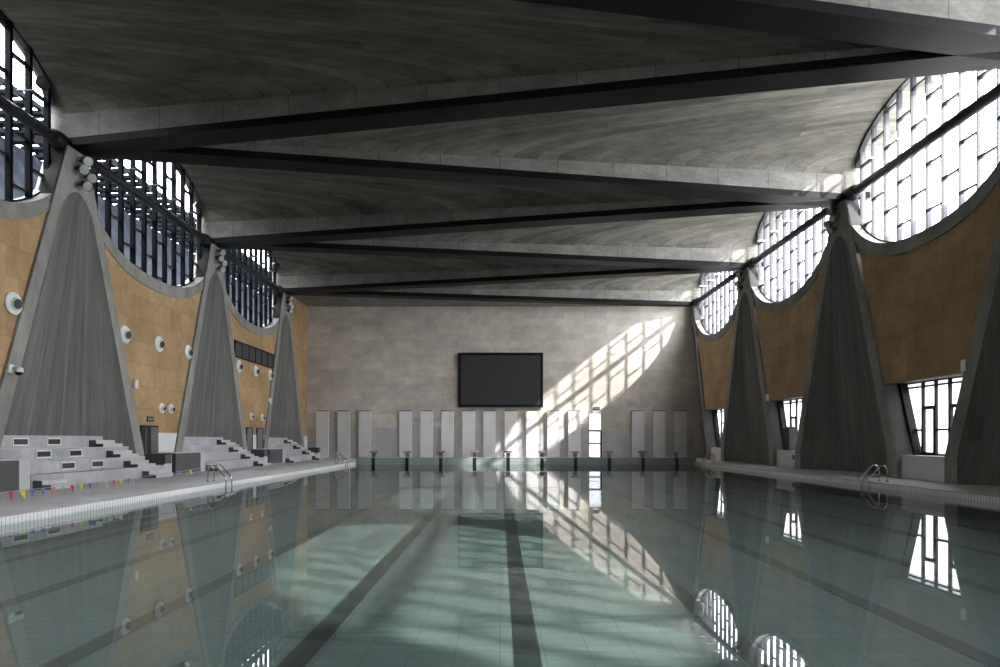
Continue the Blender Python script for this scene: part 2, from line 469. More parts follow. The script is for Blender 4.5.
# ------------------------------------------------------------------ folded roof: beams and shells
zig = sorted([(y, SIDE_L) for y in LY] + [(y, SIDE_R) for y in RY])
def bx_at(t, a, b):      # point on the beam from vertex a to vertex b (left end t=0, right end t=1)
    yl, yr = (a[0], b[0]) if a[1] == SIDE_L else (b[0], a[0])
    return (XL + (XR-XL)*t, yl + (yr-yl)*t, ZBL + (ZBR-ZBL)*t)
BLAB = ['dark folded roof beam well behind the camera', 'dark folded roof beam behind the camera', 'dark folded roof beam above the camera', 'dark folded roof beam passing over the near water, out of view',
        'dark clad roof beam cutting across the top right corner of the view',
        'wide dark clad roof beam running from the largest left buttress up to the top right',
        'dark clad roof beam from the largest left buttress to the one by the near chrome ladder',
        'dark clad roof beam from the ladder-side buttress to the middle bleacher buttress',
        'dark clad roof beam fifth from the camera, ending at the middle window-side buttress',
        'dark clad roof beam next to last before the far wall',
        'last dark clad roof beam, lying along the top of the far wall']
for k in range(len(zig)-1):
    a, b = zig[k], zig[k+1]
    mb = MB()
    pts = []
    for t in (-0.035, 1.035):
        x, y, z = bx_at(t, a, b)
        for dy, dz in ((-BW,0),(BW,0),(BW,BH),(-BW,BH)):
            pts.append((x, y+dy, z+dz))
    p = pts
    mb.hexa([p[0],p[1],p[2],p[3],p[4],p[5],p[6],p[7]])
    # raised inner flange of the channel, so that the shell sits on a ledge
    tag(mb.build('roof_beam', M['beam']), BLAB[k+1] if k+1 < len(BLAB) else 'dark roof beam', 'beam', 'folded roof beams', 'structure')

def shell(apex, a0, a1, idx, lab):
    """half-cone vault: apex over one buttress, arch over the bay a0-a1 on the other side"""
    left_apex = apex[1] == SIDE_L
    xa, xb = (XL, XR) if left_apex else (XR, XL)
    za, zb = (ZBL, ZBR) if left_apex else (ZBR, ZBL)
    out = 1 if left_apex else -1
    NS, NU = 30, 28
    sv = [0.088 + (1-0.088)*i/NS for i in range(NS+1)]
    root = empty('ceiling', (0,0,0))
    tag(root, lab, 'ceiling vault', 'roof vaults', 'structure')
    mb = MB(); rows = []
    st = {-1: [], 1: []}
    for i, s in enumerate(sv + [1.0]):
        x = xa + (xb-xa)*s
        if i == NS+1: x += out*(1.9 if out > 0 else 0.95)
        y0 = apex[0] + (a0-apex[0])*s + BW - 0.02
        y1 = apex[0] + (a1-apex[0])*s - BW + 0.02
        zl = za + (zb-za)*s + BH
        h1 = 0.10 + 0.85*s
        b = max(0.05, 3.45*s - h1 + 0.1)
        yc, hw = (y0+y1)/2, (y1-y0)/2
        row = []
        for j in range(NU+1):
            an = PI*j/NU
            u = -math.cos(an); v = math.sin(an)**0.92
            row.append((x, yc+(hw+0.13)*u, zl + h1 + b*v))
        row = [(x, row[0][1], zl-0.05)] + row + [(x, row[-1][1], zl-0.05)]
        rows.append(row)
        st[-1].append((x, y0, zl, h1)); st[1].append((x, y1, zl, h1))
    n = len(rows[0])
    mb.v = [p for r in rows for p in r]
    for i in range(len(rows)-1):
        for j in range(n-1):
            mb.f.append((i*n+j, i*n+j+1, (i+1)*n+j+1, (i+1)*n+j))
    o = mb.build('vault', M['shell'], root, smooth=True)
    md = o.modifiers.new('thickness', 'SOLIDIFY'); md.thickness = 0.14; md.offset = 0
    for sgn in (-1, 1):
        q = MB()
        for (xA,yA,zA,hA), (xB,yB,zB,hB) in zip(st[sgn][:-1], st[sgn][1:]):
            t = sgn*0.16
            q.hexa([(xA,yA,zA-0.03),(xB,yB,zB-0.03),(xB,yB+t,zB-0.03),(xA,yA+t,zA-0.03),
                    (xA,yA,zA+hA),(xB,yB,zB+hB),(xB,yB+t,zB+hB),(xA,yA+t,zA+hA)])
        q.build('edge_strip', M['strip'], root)
SL = ['concrete roof vault far behind the camera', 'concrete roof vault just behind the camera', 'concrete roof vault above the near pool edge, opening to the bleacher side',
      'concrete roof vault seen as a pale corner at top right of the view',
      'largest dark concrete roof vault filling the top left of the view',
      'concrete roof vault opening to the largest arched window on the window side',
      'concrete roof vault opening to the arched window above the first tan bay with nozzles',
      'concrete roof vault opening to the middle arched window on the window side',
      'concrete roof vault opening to the smallest arched window on the bleacher side',
      'last concrete roof vault before the far wall, opening to its nearest sunlit window']
for k in range(1, len(zig)-1):
    shell(zig[k], zig[k-1][0], zig[k+1][0], k, SL[k] if k < len(SL) else 'concrete roof vault')
# flat soffits closing the two ends of the folded roof
mb = MB(); mb.prism([(-19.2,52.4),(19.2,60.0),(19.2,60.3),(-19.2,60.3)], 'z', 13.62, 13.8)
tag(mb.build('ceiling', M['strip']), 'flat triangular soffit between the last beam and the far wall', 'ceiling', kind='structure')
mb = MB(); mb.prism([(-20,YB-0.3),(20.5,YB-0.3),(20.5,-5.6),(-20,0.6)], 'z', 13.7, 13.9)
tag(mb.build('ceiling', M['strip']), 'flat soffit behind the camera', 'ceiling', kind='structure')

# ------------------------------------------------------------------ side walls, catenary bands, arched windows
def sill_z(u, side):
    if side == SIDE_L: return 9.58 + 0.030*u*u + 0.0010*u**4
    return 10.15 + 0.038*u*u + 0.0011*u**4
HINGE = {SIDE_L: 13.33, SIDE_R: 13.85}
RECESS = 0.12
CORNER = 0.40
def arch_z(u, side):
    a = 5.95
    v = max(0.0, 1-(u/a)**2)
    return (ZBL if side == SIDE_L else ZBR) + BH + 0.95 + 2.6*math.sqrt(v)**0.92

def wall_bay(side, y0, y1, lab_wall, lab_band, zlow=0.0):
    """tan wall under one catenary band between two buttresses"""
    sg = -1 if side == SIDE_L else 1
    xf = (XL if side == SIDE_L else XR); ztop = ZBL if side == SIDE_L else ZBR
    mid = (y0+y1)/2; H = (y1-y0)/2
    N = 40
    w = empty('wall_'+side, (0,0,0)); tag(w, lab_wall, 'wall', 'tan wall bays', 'structure')
    def col(y): return sill_z(abs(y-mid), side)
    us = [-5.75+11.5*i/N for i in range(N+1)]
    top = [(mid+u, col(mid+u)-0.45) for u in us if col(mid+u)-0.45 < 11.4 and abs(u) < H-outer_hw(col(mid+u)-0.45, ztop)+0.25]
    lo = [(y0+outer_hw(z, ztop)-0.25, z) for z in ([0, 1.05] if zlow == 0 else [zlow])]
    hi = [(y1-outer_hw(z, ztop)+0.25, z) for z in ([0, 1.05] if zlow == 0 else [zlow])]
    x0, x1 = sorted((xf+sg*RECESS, xf+sg*(RECESS+0.3)))
    mb = MB(); mb.prism(lo + top + hi[::-1], 'x', x0, x1)
    mb.build('tan_cladding', M['tan'], w)
    bd = MB()
    ys = [y0+0.55 + (y1-y0-1.1)*i/N for i in range(N+1)]
    x0, x1 = sorted((xf+sg*0.06, xf+sg*0.95))
    t = 0.58
    for ya, yb in zip(ys[:-1], ys[1:]):
        bd.hexa([(x0,ya,col(ya)-t),(x1,ya,col(ya)-t),(x1,yb,col(yb)-t),(x0,yb,col(yb)-t),
                 (x0,ya,col(ya)),(x1,ya,col(ya)),(x1,yb,col(yb)),(x0,yb,col(yb))])
    tag(bd.build('trim_'+side, M['flange']), lab_band, 'concrete band', 'curved window sills', 'structure')
    return w

WN = [0]
def arched_window(side, y0, y1, lab, fins=True):
    WN[0] += 1
    sg = -1 if side == SIDE_L else 1
    xf = (XL if side == SIDE_L else XR)
    mid = (y0+y1)/2
    xg = xf + sg*0.62
    w = empty('window_%d' % WN[0], (xf, mid, 0)); tag(w, lab, 'window', 'arched clerestory windows', 'structure')
    def LB(mb): # to local coordinates of the window's base
        mb.v = [(x-xf, y-mid, z) for x, y, z in mb.v]; return mb
    A = 5.9
    off = 0.0 if side == SIDE_R else -0.33
    # clear panes above, frosting added below the sunny-side tie to narrow the sun streak
    N = 24
    us = [-A + 2*A*i/N for i in range(N+1)]
    zc = 0.0 if side == SIDE_L else 11.15
    gm = MB(); fm_ = MB()
    for ua, ub in zip(us[:-1], us[1:]):
        ta, tb = arch_z(ua, side)+0.06, arch_z(ub, side)+0.06
        ba, bb = sill_z(abs(ua), side)-0.05, sill_z(abs(ub), side)-0.05
        gm.quad((xg,mid+ua,max(ba,zc)),(xg,mid+ub,max(bb,zc)),(xg,mid+ub,tb),(xg,mid+ua,ta))
        if zc and (ba < zc or bb < zc):
            xq = xg+0.24; fm_.quad((xq,mid+ua,min(ba,zc)),(xq,mid+ub,min(bb,zc)),(xq,mid+ub,zc),(xq,mid+ua,zc))
    LB(gm).build('glass', M['glass'], w)
    if zc: LB(fm_).build('added_frosted_pane', M['frosted'], w)
    fm = M['fin'] if side == SIDE_L else M['fin_pale']
    # edge frame following the arch and the sill
    for nm, fz in (('arch_frame', lambda u: arch_z(u, side)), ('sill_frame', lambda u: sill_z(abs(u), side))):
        fr = MB()
        for ua, ub in zip(us[:-1], us[1:]):
            za, zb = fz(ua), fz(ub)
            x0, x1 = sorted((xg-sg*0.10, xg+sg*0.14))
            up, dn = (0.1, 0.12) if nm == 'arch_frame' else (0.08, 0.1)
            fr.hexa([(x0,mid+ua,za-dn),(x1,mid+ua,za-dn),(x1,mid+ub,zb-dn),(x0,mid+ub,zb-dn),(x0,mid+ua,za+up),(x1,mid+ua,za+up),(x1,mid+ub,zb+up),(x0,mid+ub,zb+up)])
        LB(fr).build(nm, M['steel_dark'], w)
    zt_ = ZBL if side == SIDE_L else ZBR
    for s in (-1, 1):
        jl = MB(); za, zb = 10.6, zt_-0.02
        xa, xb = sorted((xg, xf-sg*(-0.04)))
        ya, yb = s*(PITCH/2-outer_hw(za, zt_)-0.02), s*(PITCH/2-outer_hw(zb, zt_)-0.02)
        jl.hexa([(xa,mid+ya-0.03*s,za),(xb,mid+ya-0.03*s,za),(xb,mid+ya,za),(xa,mid+ya,za),(xa,mid+yb-0.03*s,zb),(xb,mid+yb-0.03*s,zb),(xb,mid+yb,zb),(xa,mid+yb,zb)])
        LB(jl).build('jamb_shade_sheet', M['jamb'] if side == SIDE_L else M['jamb_grey'], w)  # thin sheet added to darken the buttress side that the sky lights
    us_m = [-5.5 + 1.0*i for i in range(12)]
    for u in us_m:
        z0 = sill_z(abs(u), side); z1 = arch_z(u, side)
        if side == SIDE_L:
            mb = MB(); mb.box(xg-0.04, xg+0.16, mid+u-0.075, mid+u+0.075, z0, z1)
            LB(mb).build('mullion', fm, w)
        else:
            mb = MB(); mb.box(xg-0.05, xg+0.05, mid+u-0.026, mid+u+0.026, z0, z1)
            o = LB(mb).build('mullion', M['steel_dark'], w)
            mb = MB(); mb.box(xg+0.05, xg+0.20, mid+u-0.012, mid+u+0.012, z0, z1)
            LB(mb).build('outer_fin', M['fin_pale'], o)
    for i, (ua, ub) in enumerate(zip(us_m[:-1], us_m[1:])):
        zs = [12.1, 15.05, 16.7, 10.3] if i % 2 == 0 else [11.15, 13.08, 15.86]
        for z in zs:
            z += off
            um = (ua+ub)/2
            if z > arch_z(um, side)-0.35 or z < sill_z(abs(um), side)+0.3: continue
            mb = MB(); x0, x1 = sorted((xg-sg*0.05, xg+sg*0.10))
            ht = 0.05 if side == SIDE_L else 0.04; mb.box(x0, x1, mid+ua+0.03, mid+ub-0.03, z-ht, z+ht)
            LB(mb).build('transom', M['steel_dark'], w)
    for i in (1, 3, 5, 7, 9):
        u = us_m[i]+0.5
        mb = MB(); zr = HINGE[side]+1.0
        mb.tube([(xg, mid+u, zr), (xg-sg*0.62, mid+u, zr)], 0.045, 8)
        LB(mb).build('bracket_rod', M['white_rod'] if side == SIDE_R else M['fin_pale'], w)
    return w

def tie(side, y0, y1, lab):
    xf = (XL if side == SIDE_L else XR); sg = -1 if side == SIDE_L else 1
    z = HINGE[side]; x = xf+sg*0.34
    t = empty('tie_beam', (x, (y0+y1)/2, z)); tag(t, lab, 'tie beam', 'ties between buttress heads')
    h = (y1-y0)/2
    MB().tube([(0,-h+0.5,0),(0,h-0.5,0)], 0.21, 14).build('tie_tube', M['steel_dark'], t, smooth=True)
    for s in (-1, 1):
        MB().tube([(0, s*(h-1.15), 0),(0, s*(h-1.0), 0),(0, s*(h-0.62), 0),(0, s*(h-0.45), 0)], [0.22,0.34,0.36,0.25], 14).build('end_socket', M['steel_dark'], t, smooth=True)

LB_ = [(LY[0],LY[1]),(LY[1],LY[2]),(LY[2],LY[3]),(LY[3],LY[4])]
LT = ['tan stone wall bay on the bleacher side beside the camera', 'tan stone wall bay with one round nozzle at the left edge of the view',
      'tan stone wall bay with three large round nozzles and an open doorway', 'tan stone wall bay with a strip window above its round nozzles']
LW = ['tall arched window on the bleacher side beside the camera', 'dark-framed arched window cut off by the upper left corner of the view',
      'dark-framed arched window above the tan bay with the open doorway', 'smallest dark-framed arched window, above the tan bay with the strip window']
LBn = ['curved concrete sill on the bleacher side beside the camera', 'curved concrete sill at the left edge of the view below the cut-off arched window',
       'curved concrete sill sagging above the tan bay with the open doorway', 'curved concrete sill sagging above the strip window']
LTi = ['dark steel tie tube beside the camera, bleacher side', 'dark steel tie tube running out of the upper left corner of the view',
       'dark steel tie tube crossing the arched window above the open doorway', 'dark steel tie tube crossing the smallest bleacher-side arched window']
for k, (a, b) in enumerate(LB_):
    wl = wall_bay(SIDE_L, a, b, LT[k], LBn[k])
    arched_window(SIDE_L, a, b, LW[k]); tie(SIDE_L, a, b, LTi[k])
RB_ = [(RY[i], RY[i+1]) for i in range(5)]
RT = ['shaded tan stone wall bay behind the camera', 'shaded tan stone wall bay beside the camera, window side', 'shaded tan stone wall bay above the largest low window',
      'shaded tan stone wall bay above the middle low window', 'shaded narrow-looking tan stone wall bay above the smallest low window']
RW = ['bright arched window behind the camera', 'bright arched window beside the camera, window side', 'largest bright arched window, top right of the view',
      'middle bright arched window of the window side', 'smallest bright arched window next to the far wall']
RBn = ['curved concrete sill behind the camera', 'curved concrete sill beside the camera, window side', 'curved concrete sill under the largest bright arched window',
       'curved concrete sill under the middle bright arched window', 'sunlit curved concrete sill under the smallest bright arched window']
RTi = ['dark steel tie tube behind the camera', 'dark steel tie tube beside the camera, window side', 'dark steel tie tube crossing the largest bright arched window',
       'dark steel tie tube crossing the middle bright arched window', 'dark steel tie tube crossing the smallest bright arched window']
for k, (a, b) in enumerate(RB_):
    wall_bay(SIDE_R, a, b, RT[k], RBn[k], zlow=4.15)
    arched_window(SIDE_R, a, b, RW[k]); tie(SIDE_R, a, b, RTi[k])
# end pieces of the left wall
def edge_l(z): return LY[4]+outer_hw(z, ZBL)-0.25
wl = empty('wall_left', (0,0,0)); tag(wl, 'tall plain strip of tan stone wall in the corner beside the far wall', 'wall', kind='structure')
mb = MB(); mb.prism([(edge_l(0),0),(edge_l(1.05),1.05),(edge_l(12.9),12.9),(edge_l(12.9),13.62),(YW+0.2,13.62),(YW+0.2,0)], 'x', XL-CORNER-0.3, XL-CORNER)
mb.build('tan_cladding', M['tan'], wl)
mb = MB(); mb.box(XL-CORNER, XL-CORNER+0.03, edge_l(0), YW, 0, 2.0); mb.build('white_dado', M['white_wall'], wl)
mb = MB(); mb.box(-20, XL-RECESS, YB, LY[0]-0.5, 0, 14)
tag(mb.build('wall_left', M['tan']), 'tan wall behind the camera on the bleacher side', 'wall', kind='structure')
mb = MB(); mb.box(XR+RECESS, 20.5, YB, RY[0]-0.5, 0, 14)
tag(mb.build('wall_right', M['tan']), 'tan wall behind the camera on the window side', 'wall', kind='structure')

# white dado strips of the left bays
for k, (a, b) in enumerate(LB_):
    holes = {2: [(31.5, 33.05)], 3: [(44.67,45.67),(46.54,47.74)]}.get(k, [])
    segs = []; y = a+4.6
    for h0, h1 in holes: segs.append((y, h0)); y = h1
    segs.append((y, b-4.6))
    d = empty('baseboard_left', (0,0,0))
    tag(d, ['white dado beside the camera', 'white dado at the left edge behind the near bleachers', 'white dado either side of the open doorway', 'white dado round the two narrow grey doors'][k], 'dado', kind='structure')
    for s0, s1 in segs:
        mb = MB(); mb.box(XL-RECESS, XL-RECESS+0.03, s0, s1, 0, 2.0); mb.build('dado_panel', M['white_wall'], d)

# ------------------------------------------------------------------ low windows on the right
RLW = ['low window behind the camera', 'low window beside the camera', 'largest low window, white-lit, near the right edge of the view', 'middle low window with a dark loudspeaker before it', 'smallest low window at the far end of the window side']
for k, (a, b) in enumerate(RB_):
    WN[0] += 1
    mid = (a+b)/2; xg = XR+1.0
    w = empty('window_%d' % WN[0], (XR, mid, 0)); tag(w, RLW[k], 'window', 'low trapezoid windows', 'structure')
    def hwz(z): return PITCH/2 - outer_hw(z, ZBR)
    z0, z1 = 1.0, 4.2
    gm = MB(); x = xg-XR
    zq = 1.12; gm.quad((x,-hwz(z0)-0.1,z0),(x,hwz(z0)+0.1,z0),(x,hwz(zq)+0.1,zq),(x,-hwz(zq)-0.1,zq)); gm.build('glass', M['glass'], w)
    gm = MB(); gm.quad((x+0.03,-hwz(zq)-0.1,zq),(x+0.03,hwz(zq)+0.1,zq),(x+0.03,hwz(z1)+0.1,z1),(x+0.03,-hwz(z1)-0.1,z1)); gm.build('added_frosted_pane', M['frosted_low'], w)  # frosting added to keep direct sun off the reveals
    fr = MB()
    for s in (-1, 1):
        ya, yb = s*hwz(1.05), s*hwz(z1)
        wd = 0.16 if s > 0 else 0.08; xi = x-0.3 if s > 0 else x-0.1
        fr.hexa([(xi,ya-wd,z0),(x+0.1,ya-wd,z0),(x+0.1,ya+wd,z0),(xi,ya+wd,z0),(xi,yb-wd,z1),(x+0.1,yb-wd,z1),(x+0.1,yb+wd,z1),(xi,yb+wd,z1)])
    fr.box(x-0.1,x+0.1,-hwz(z1),hwz(z1),z1-0.10,z1); fr.box(x-0.06,x+0.08,-hwz(z1),hwz(z1),3.90,3.97); fr.box(x-0.1,x+0.1,-1.5,1.5,z0,z0+0.08)
    fr.build('window_frame', M['frame_black'], w)
    ms = [-1.28, -0.43, 0.43, 1.28]
    for u in ms:
        MB().box(x-0.08,x+0.08,u-0.05,u+0.05,z0,z1).build('mullion', M['frame_black'], w)
    for j, (ua, ub) in enumerate(((-2.2,-1.28),(-1.28,-0.43),(-0.43,0.43),(0.43,1.28),(1.28,2.2))):
        z = (2.08, 3.02)[j % 2]
        if j == 0: ua = -hwz(z)
        if j == 4: ub = hwz(z)
        t = 0.04 if j % 2 == 0 else 0.07
        MB().box(x-0.08,x+0.08,ua,ub,z-t,z+t).build('transom', M['frame_black'], w)
        if j % 2 == 1:
            s = MB(); s.box(x-0.09,x+0.09,ua+0.04,ua+0.11,z0,z); s.box(x-0.09,x+0.09,ub-0.11,ub-0.04,z0,z); s.box(x-0.09,x+0.09,ua+0.05,ub-0.05,z0+0.05,z0+0.14)
            s.build('casement', M['frame_black'], w)
    for s in (-1, 1):
        ya, yb = s*(hwz(1.05)-0.01), s*(hwz(4.14)-0.01)
        rl = MB(); rl.hexa([(0.03,ya-0.02*s,1.03),(x,ya-0.02*s,1.03),(x,ya,1.03),(0.03,ya,1.03),(0.03,yb-0.02*s,4.14),(x,yb-0.02*s,4.14),(x,yb,4.14),(0.03,yb,4.14)])
        rl.build('reveal_shade_sheet', M['reveal_shade'], w)  # dark sheet added over the concrete as painted shade
    mb = MB(); mb.box(0.22, 1.3, -1.56, 1.56, 0, 1.0)
    mb.build('white_sill_wall', M['white_wall'], w)
    # soffit over the recess
    MB().box(RECESS+0.02, 1.5, -hwz(4.3)-0.3, hwz(4.3)+0.3, 4.15, 4.35).build('lintel', M['steel_dark'], w)

# ------------------------------------------------------------------ outside
mb = MB(); mb.box(-200, 200, -150, 250, -1.3, -1.1)
tag(mb.build('exterior_ground', M['ext_ground']), 'pale paving outside the hall windows', 'ground', kind='structure')
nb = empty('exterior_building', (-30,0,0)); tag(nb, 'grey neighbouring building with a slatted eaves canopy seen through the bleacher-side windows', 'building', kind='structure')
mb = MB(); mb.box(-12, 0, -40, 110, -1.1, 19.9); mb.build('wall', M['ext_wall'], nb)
mb = MB()
y = -20
while y < 100:
    mb.box(-0.3, 4.2, y, y+0.55, 20.0, 20.2); y += 1.15
for x in (0.0, 1.4, 2.8, 4.1):
    mb.box(x-0.12, x+0.12, -20, 100, 20.2, 20.45)
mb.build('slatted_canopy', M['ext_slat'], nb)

# ------------------------------------------------------------------ left wall openings
xw = XL-RECESS
strip_w = empty('window_20', (xw, 46.3, 7.02)); tag(strip_w, 'dark horizontal strip window high in the tan wall near the far end', 'window', kind='structure')
MB().box(0.0, 0.035, -3.6, 3.6, 0, 0.98).build('glass', M['screen'], strip_w)
fr = MB(); fr.box(0,0.07,-3.65,3.65,-0.06,0.03); fr.box(0,0.07,-3.65,3.65,0.95,1.04); fr.box(0,0.07,-3.65,-3.56,0,1); fr.box(0,0.07,3.56,3.65,0,1)
fr.build('window_frame', M['frame_black'], strip_w)
for i in range(1, 6):
    y = -3.6+1.2*i; MB().box(0.02,0.065,y-0.035,y+0.035,0,0.98).build('mullion', M['frame_black'], strip_w)

d1 = empty('door_1', (xw, 32.28, 0)); tag(d1, 'open dark doorway with one grey leaf between the near and middle bleachers', 'door', kind='structure')
MB().box(0.0,0.04,-0.75,0.75,0,2.3).build('opening', M['door_shade'], d1)  # black sheet on the uncut wall stands for the dark interior
f = MB(); f.box(0,0.08,-0.78,-0.70,0,2.34); f.box(0,0.08,0.70,0.78,0,2.34); f.box(0,0.08,-0.78,0.78,2.27,2.35); f.build('door_frame', M['frame_black'], d1)
lf = MB().box(0.03,0.09,0.06,0.72,0.02,2.27).build('door_leaf', M['door_grey'], d1)
MB().box(0.0,0.055,-0.35,-0.28,0,2.27).build('jamb', M['door_grey'], d1)
for nm, y, wd, lab in (('door_2',45.17,0.48,'nearer of the two narrow grey doors left of the farthest bleachers'),('door_3',47.14,0.58,'farther of the two narrow grey doors left of the farthest bleachers')):
    d = empty(nm, (xw, y, 0)); tag(d, lab, 'door', kind='structure')
    MB().box(0.0,0.05,-wd,wd,0,2.42).build('door_leaf', M['door_grey'], d)
    f = MB(); f.box(0,0.08,-wd-0.05,-wd,0,2.48); f.box(0,0.08,wd,wd+0.05,0,2.48); f.box(0,0.08,-wd,wd,2.42,2.5); f.build('door_frame', M['frame_black'], d)
d = empty('door_4', ((DX0+DX1)/2, YW, 0)); tag(d, 'tall bright glazed door and transom in the far wall', 'door', kind='structure')
hw = (DX1-DX0)/2
p = MB(); p.quad((-hw,0.23,0),(hw,0.23,0),(hw,0.23,4.05),(-hw,0.23,4.05)); p.build('glass', M['dimmed_door'], d)
f = MB(); f.box(-hw-0.0,-hw+0.05,0.0,0.3,0,4.05); f.box(hw-0.12,hw,0.0,0.3,0,2.45); f.box(-hw,hw,0.05,0.3,2.40,2.52); f.box(-hw,hw,0.1,0.28,1.28,1.38); f.box(-hw,hw,0.15,0.25,1.7,1.72); f.box(hw-0.04,hw,0,0.3,0,4.05)
f.build('door_frame', M['steel_dark'], d)

def exit_sign(loc, axis, lab):
    t = empty('exit_sign', loc, axis); tag(t, lab, 'sign', 'exit signs')
    MB().box(-0.28,0.28,-0.05,0.0,-0.13,0.13).build('sign_body', M['sign_dark'], t)
    p = MB(); p.box(-0.02,0.20,-0.056,-0.05,-0.03,0.03); p.prism([(-0.02,-0.075),(-0.02,0.075),(-0.12,0.0)], 'y', -0.056, -0.05)
    p.box(-0.24,-0.17,-0.056,-0.05,-0.08,0.08)
    p.build('pictogram', M['sign_green'], t)
exit_sign((8.65, YW, 4.45), 0, 'small dark exit sign above the bright door in the far wall')
exit_sign((xw, 32.4, 2.66), PI/2, 'small dark exit sign above the open doorway in the tan wall')

# ------------------------------------------------------------------ round jet nozzles
def nozzle_proto(r):
    t = empty('jet_nozzle', (0,0,0))
    MB().lathe([(r,0.0),(r,0.04),(r*0.94,0.07),(r*0.72,0.05),(r*0.60,0.13),(r*0.56,0.13),(r*0.54,-0.0)], (0,0,0), (1,0,0), 28).build('flared_ring', M['white_plastic'], t, smooth=True)
    MB().lathe([(r*0.50,0.13),(r*0.52,0.15),(r*0.50,0.20),(r*0.44,0.25),(r*0.42,0.22)], (0,0.0,0), (1,-0.3,-0.15), 20).build('ball_jet', M['white_plastic'], t, smooth=True)
    MB().lathe([(r*0.43,0.235),(0.001,0.235)], (0,0,0), (1,-0.3,-0.15), 20).build('jet_shade_disc', M['hole_shade'], t)  # flat dark disc stands for the shade in the bore
    return t
big = nozzle_proto(0.40); small = nozzle_proto(0.26)
SCL = 0.985
NB = [(23.62,'large white round nozzle by itself at the left edge of the view'),
      (30.65,'large white round nozzle nearest in the row of three above the open doorway'), (33.7,'large white round nozzle, middle of the three above the open doorway'), (36.85,'large white round nozzle, last of the three above the open doorway, by the middle buttress'),
      (44.0,'white round nozzle nearest in the row of three under the strip window'), (47.05,'white round nozzle, middle of the three under the strip window'), (50.0,'white round nozzle, last of the three under the strip window')]
NS_ = [(34.0,'small white low nozzle, nearer one of the pair beside the open doorway'), (34.95,'small white low nozzle, farther one of the pair beside the open doorway'),
       (46.2,'small white low nozzle above the nearer narrow grey door'), (48.35,'small white low nozzle above the farther narrow grey door')]
for i, (y, lab) in enumerate(NB):
    o = big if i == 0 else copy_tree(big, (0,0,0)); o.location = (xw+0.022, y*SCL, 6.42); tag(o, lab, 'air nozzle', 'large jet nozzles')
for i, (y, lab) in enumerate(NS_):
    o = small if i == 0 else copy_tree(small, (0,0,0)); o.location = (xw, y*SCL, 3.25); tag(o, lab, 'air nozzle', 'small jet nozzles')

# small wall boxes, dome camera
def wall_box(loc, rz, lab):
    t = empty('wall_speaker', loc, rz); tag(t, lab, 'speaker', 'small white wall boxes')
    MB().box(0,0.14,-0.14,0.14,-0.22,0.22).build('box_body', M['white_plastic'], t, bevel=0.03)
    MB().box(0.14,0.15,-0.10,0.10,-0.17,0.17).build('front_grille', M['white_rod'], t)
wall_box((xw, 31.0, 4.25), 0, 'small white box on the tan wall beside the largest bleacher-side buttress')
wall_box((xw, 49.1, 4.5), 0, 'small white box on the tan wall beside the farthest bleacher-side buttress')
wall_box((XR+RECESS, 24.6, 4.4), PI, 'small white box above the largest low window')
wall_box((XR+RECESS, 42.75, 4.36), PI, 'small white box above the middle low window')
cm = empty('dome_camera', (XL, 23.0, 4.1)); tag(cm, 'white dome security camera on the edge of the largest bleacher-side buttress', 'security camera')
MB().box(-0.0,0.08,-0.13,0.13,-0.16,0.16).build('wall_plate', M['white_plastic'], cm, bevel=0.02)
MB().tube([(0.06,0,0.02),(0.14,0.04,0.07),(0.22,0.08,0.06)], 0.04, 8).build('bracket_arm', M['white_plastic'], cm, smooth=True)
MB().lathe([(0.03,0.09),(0.12,0.05),(0.14,-0.06),(0.13,-0.10)], (0.24,0.09,0), (0,0,1), 20).build('housing', M['white_plastic'], cm, smooth=True)
MB().lathe([(0.12,-0.10),(0.11,-0.15),(0.07,-0.20),(0.0,-0.22)], (0.24,0.09,0), (0,0,1), 20).build('dome', M['frame_black'], cm, smooth=True)

# ------------------------------------------------------------------ floodlights on the buttress heads
def flood_proto():
    t = empty('floodlight', (0,0,0))
    ax = Vector((0.75,-0.5,-0.45)).normalized()
    MB().lathe([(0.0,-0.30),(0.10,-0.28),(0.16,-0.1),(0.19,0.08),(0.20,0.15),(0.19,0.16),(0.18,0.12)], (0,0,0), ax, 18).build('housing', M['flood_body'], t, smooth=True)
    MB().lathe([(0.18,0.125),(0.10,0.15),(0.0,0.155)], (0,0,0), ax, 18).build('lens', M['flood_lens'], t, smooth=True)
    MB().tube([(-0.32,0.0,0.0),(-0.18,0.1,0.12),(0.0,0.22,0.02)], 0.025, 6).build('yoke', M['flood_body'], t)
    return t
fp = flood_proto(); first = True
LH = ['largest bleacher-side buttress','middle bleacher-side buttress','farthest bleacher-side buttress']
RH = ['buttress by the near ladder','middle window-side buttress','last window-side buttress']
POS = [('topmost',0.05,-0.35),('second from top',-0.18,-0.78),('third from top',0.28,-0.92),('lowest',0.02,-1.35)]
for side, ys, names in ((SIDE_L, LY[2:], LH), (SIDE_R, RY[3:5], RH)):
    for y, nm in zip(ys, names):
        for pn, dy, dz in POS:
            o = fp if first else copy_tree(fp, (0,0,0)); first = False
            sgn = 1 if side == SIDE_L else -1
            o.location = ((XL if side == SIDE_L else XR)+sgn*0.32, y+dy*1.1, (ZBL if side == SIDE_L else ZBR)+dz)
            if side == SIDE_R: o.rotation_euler = (0,0,PI+0.9)
            tag(o, '%s floodlight on the head of the %s' % (pn, nm), 'floodlight', 'floodlights on the buttress heads')
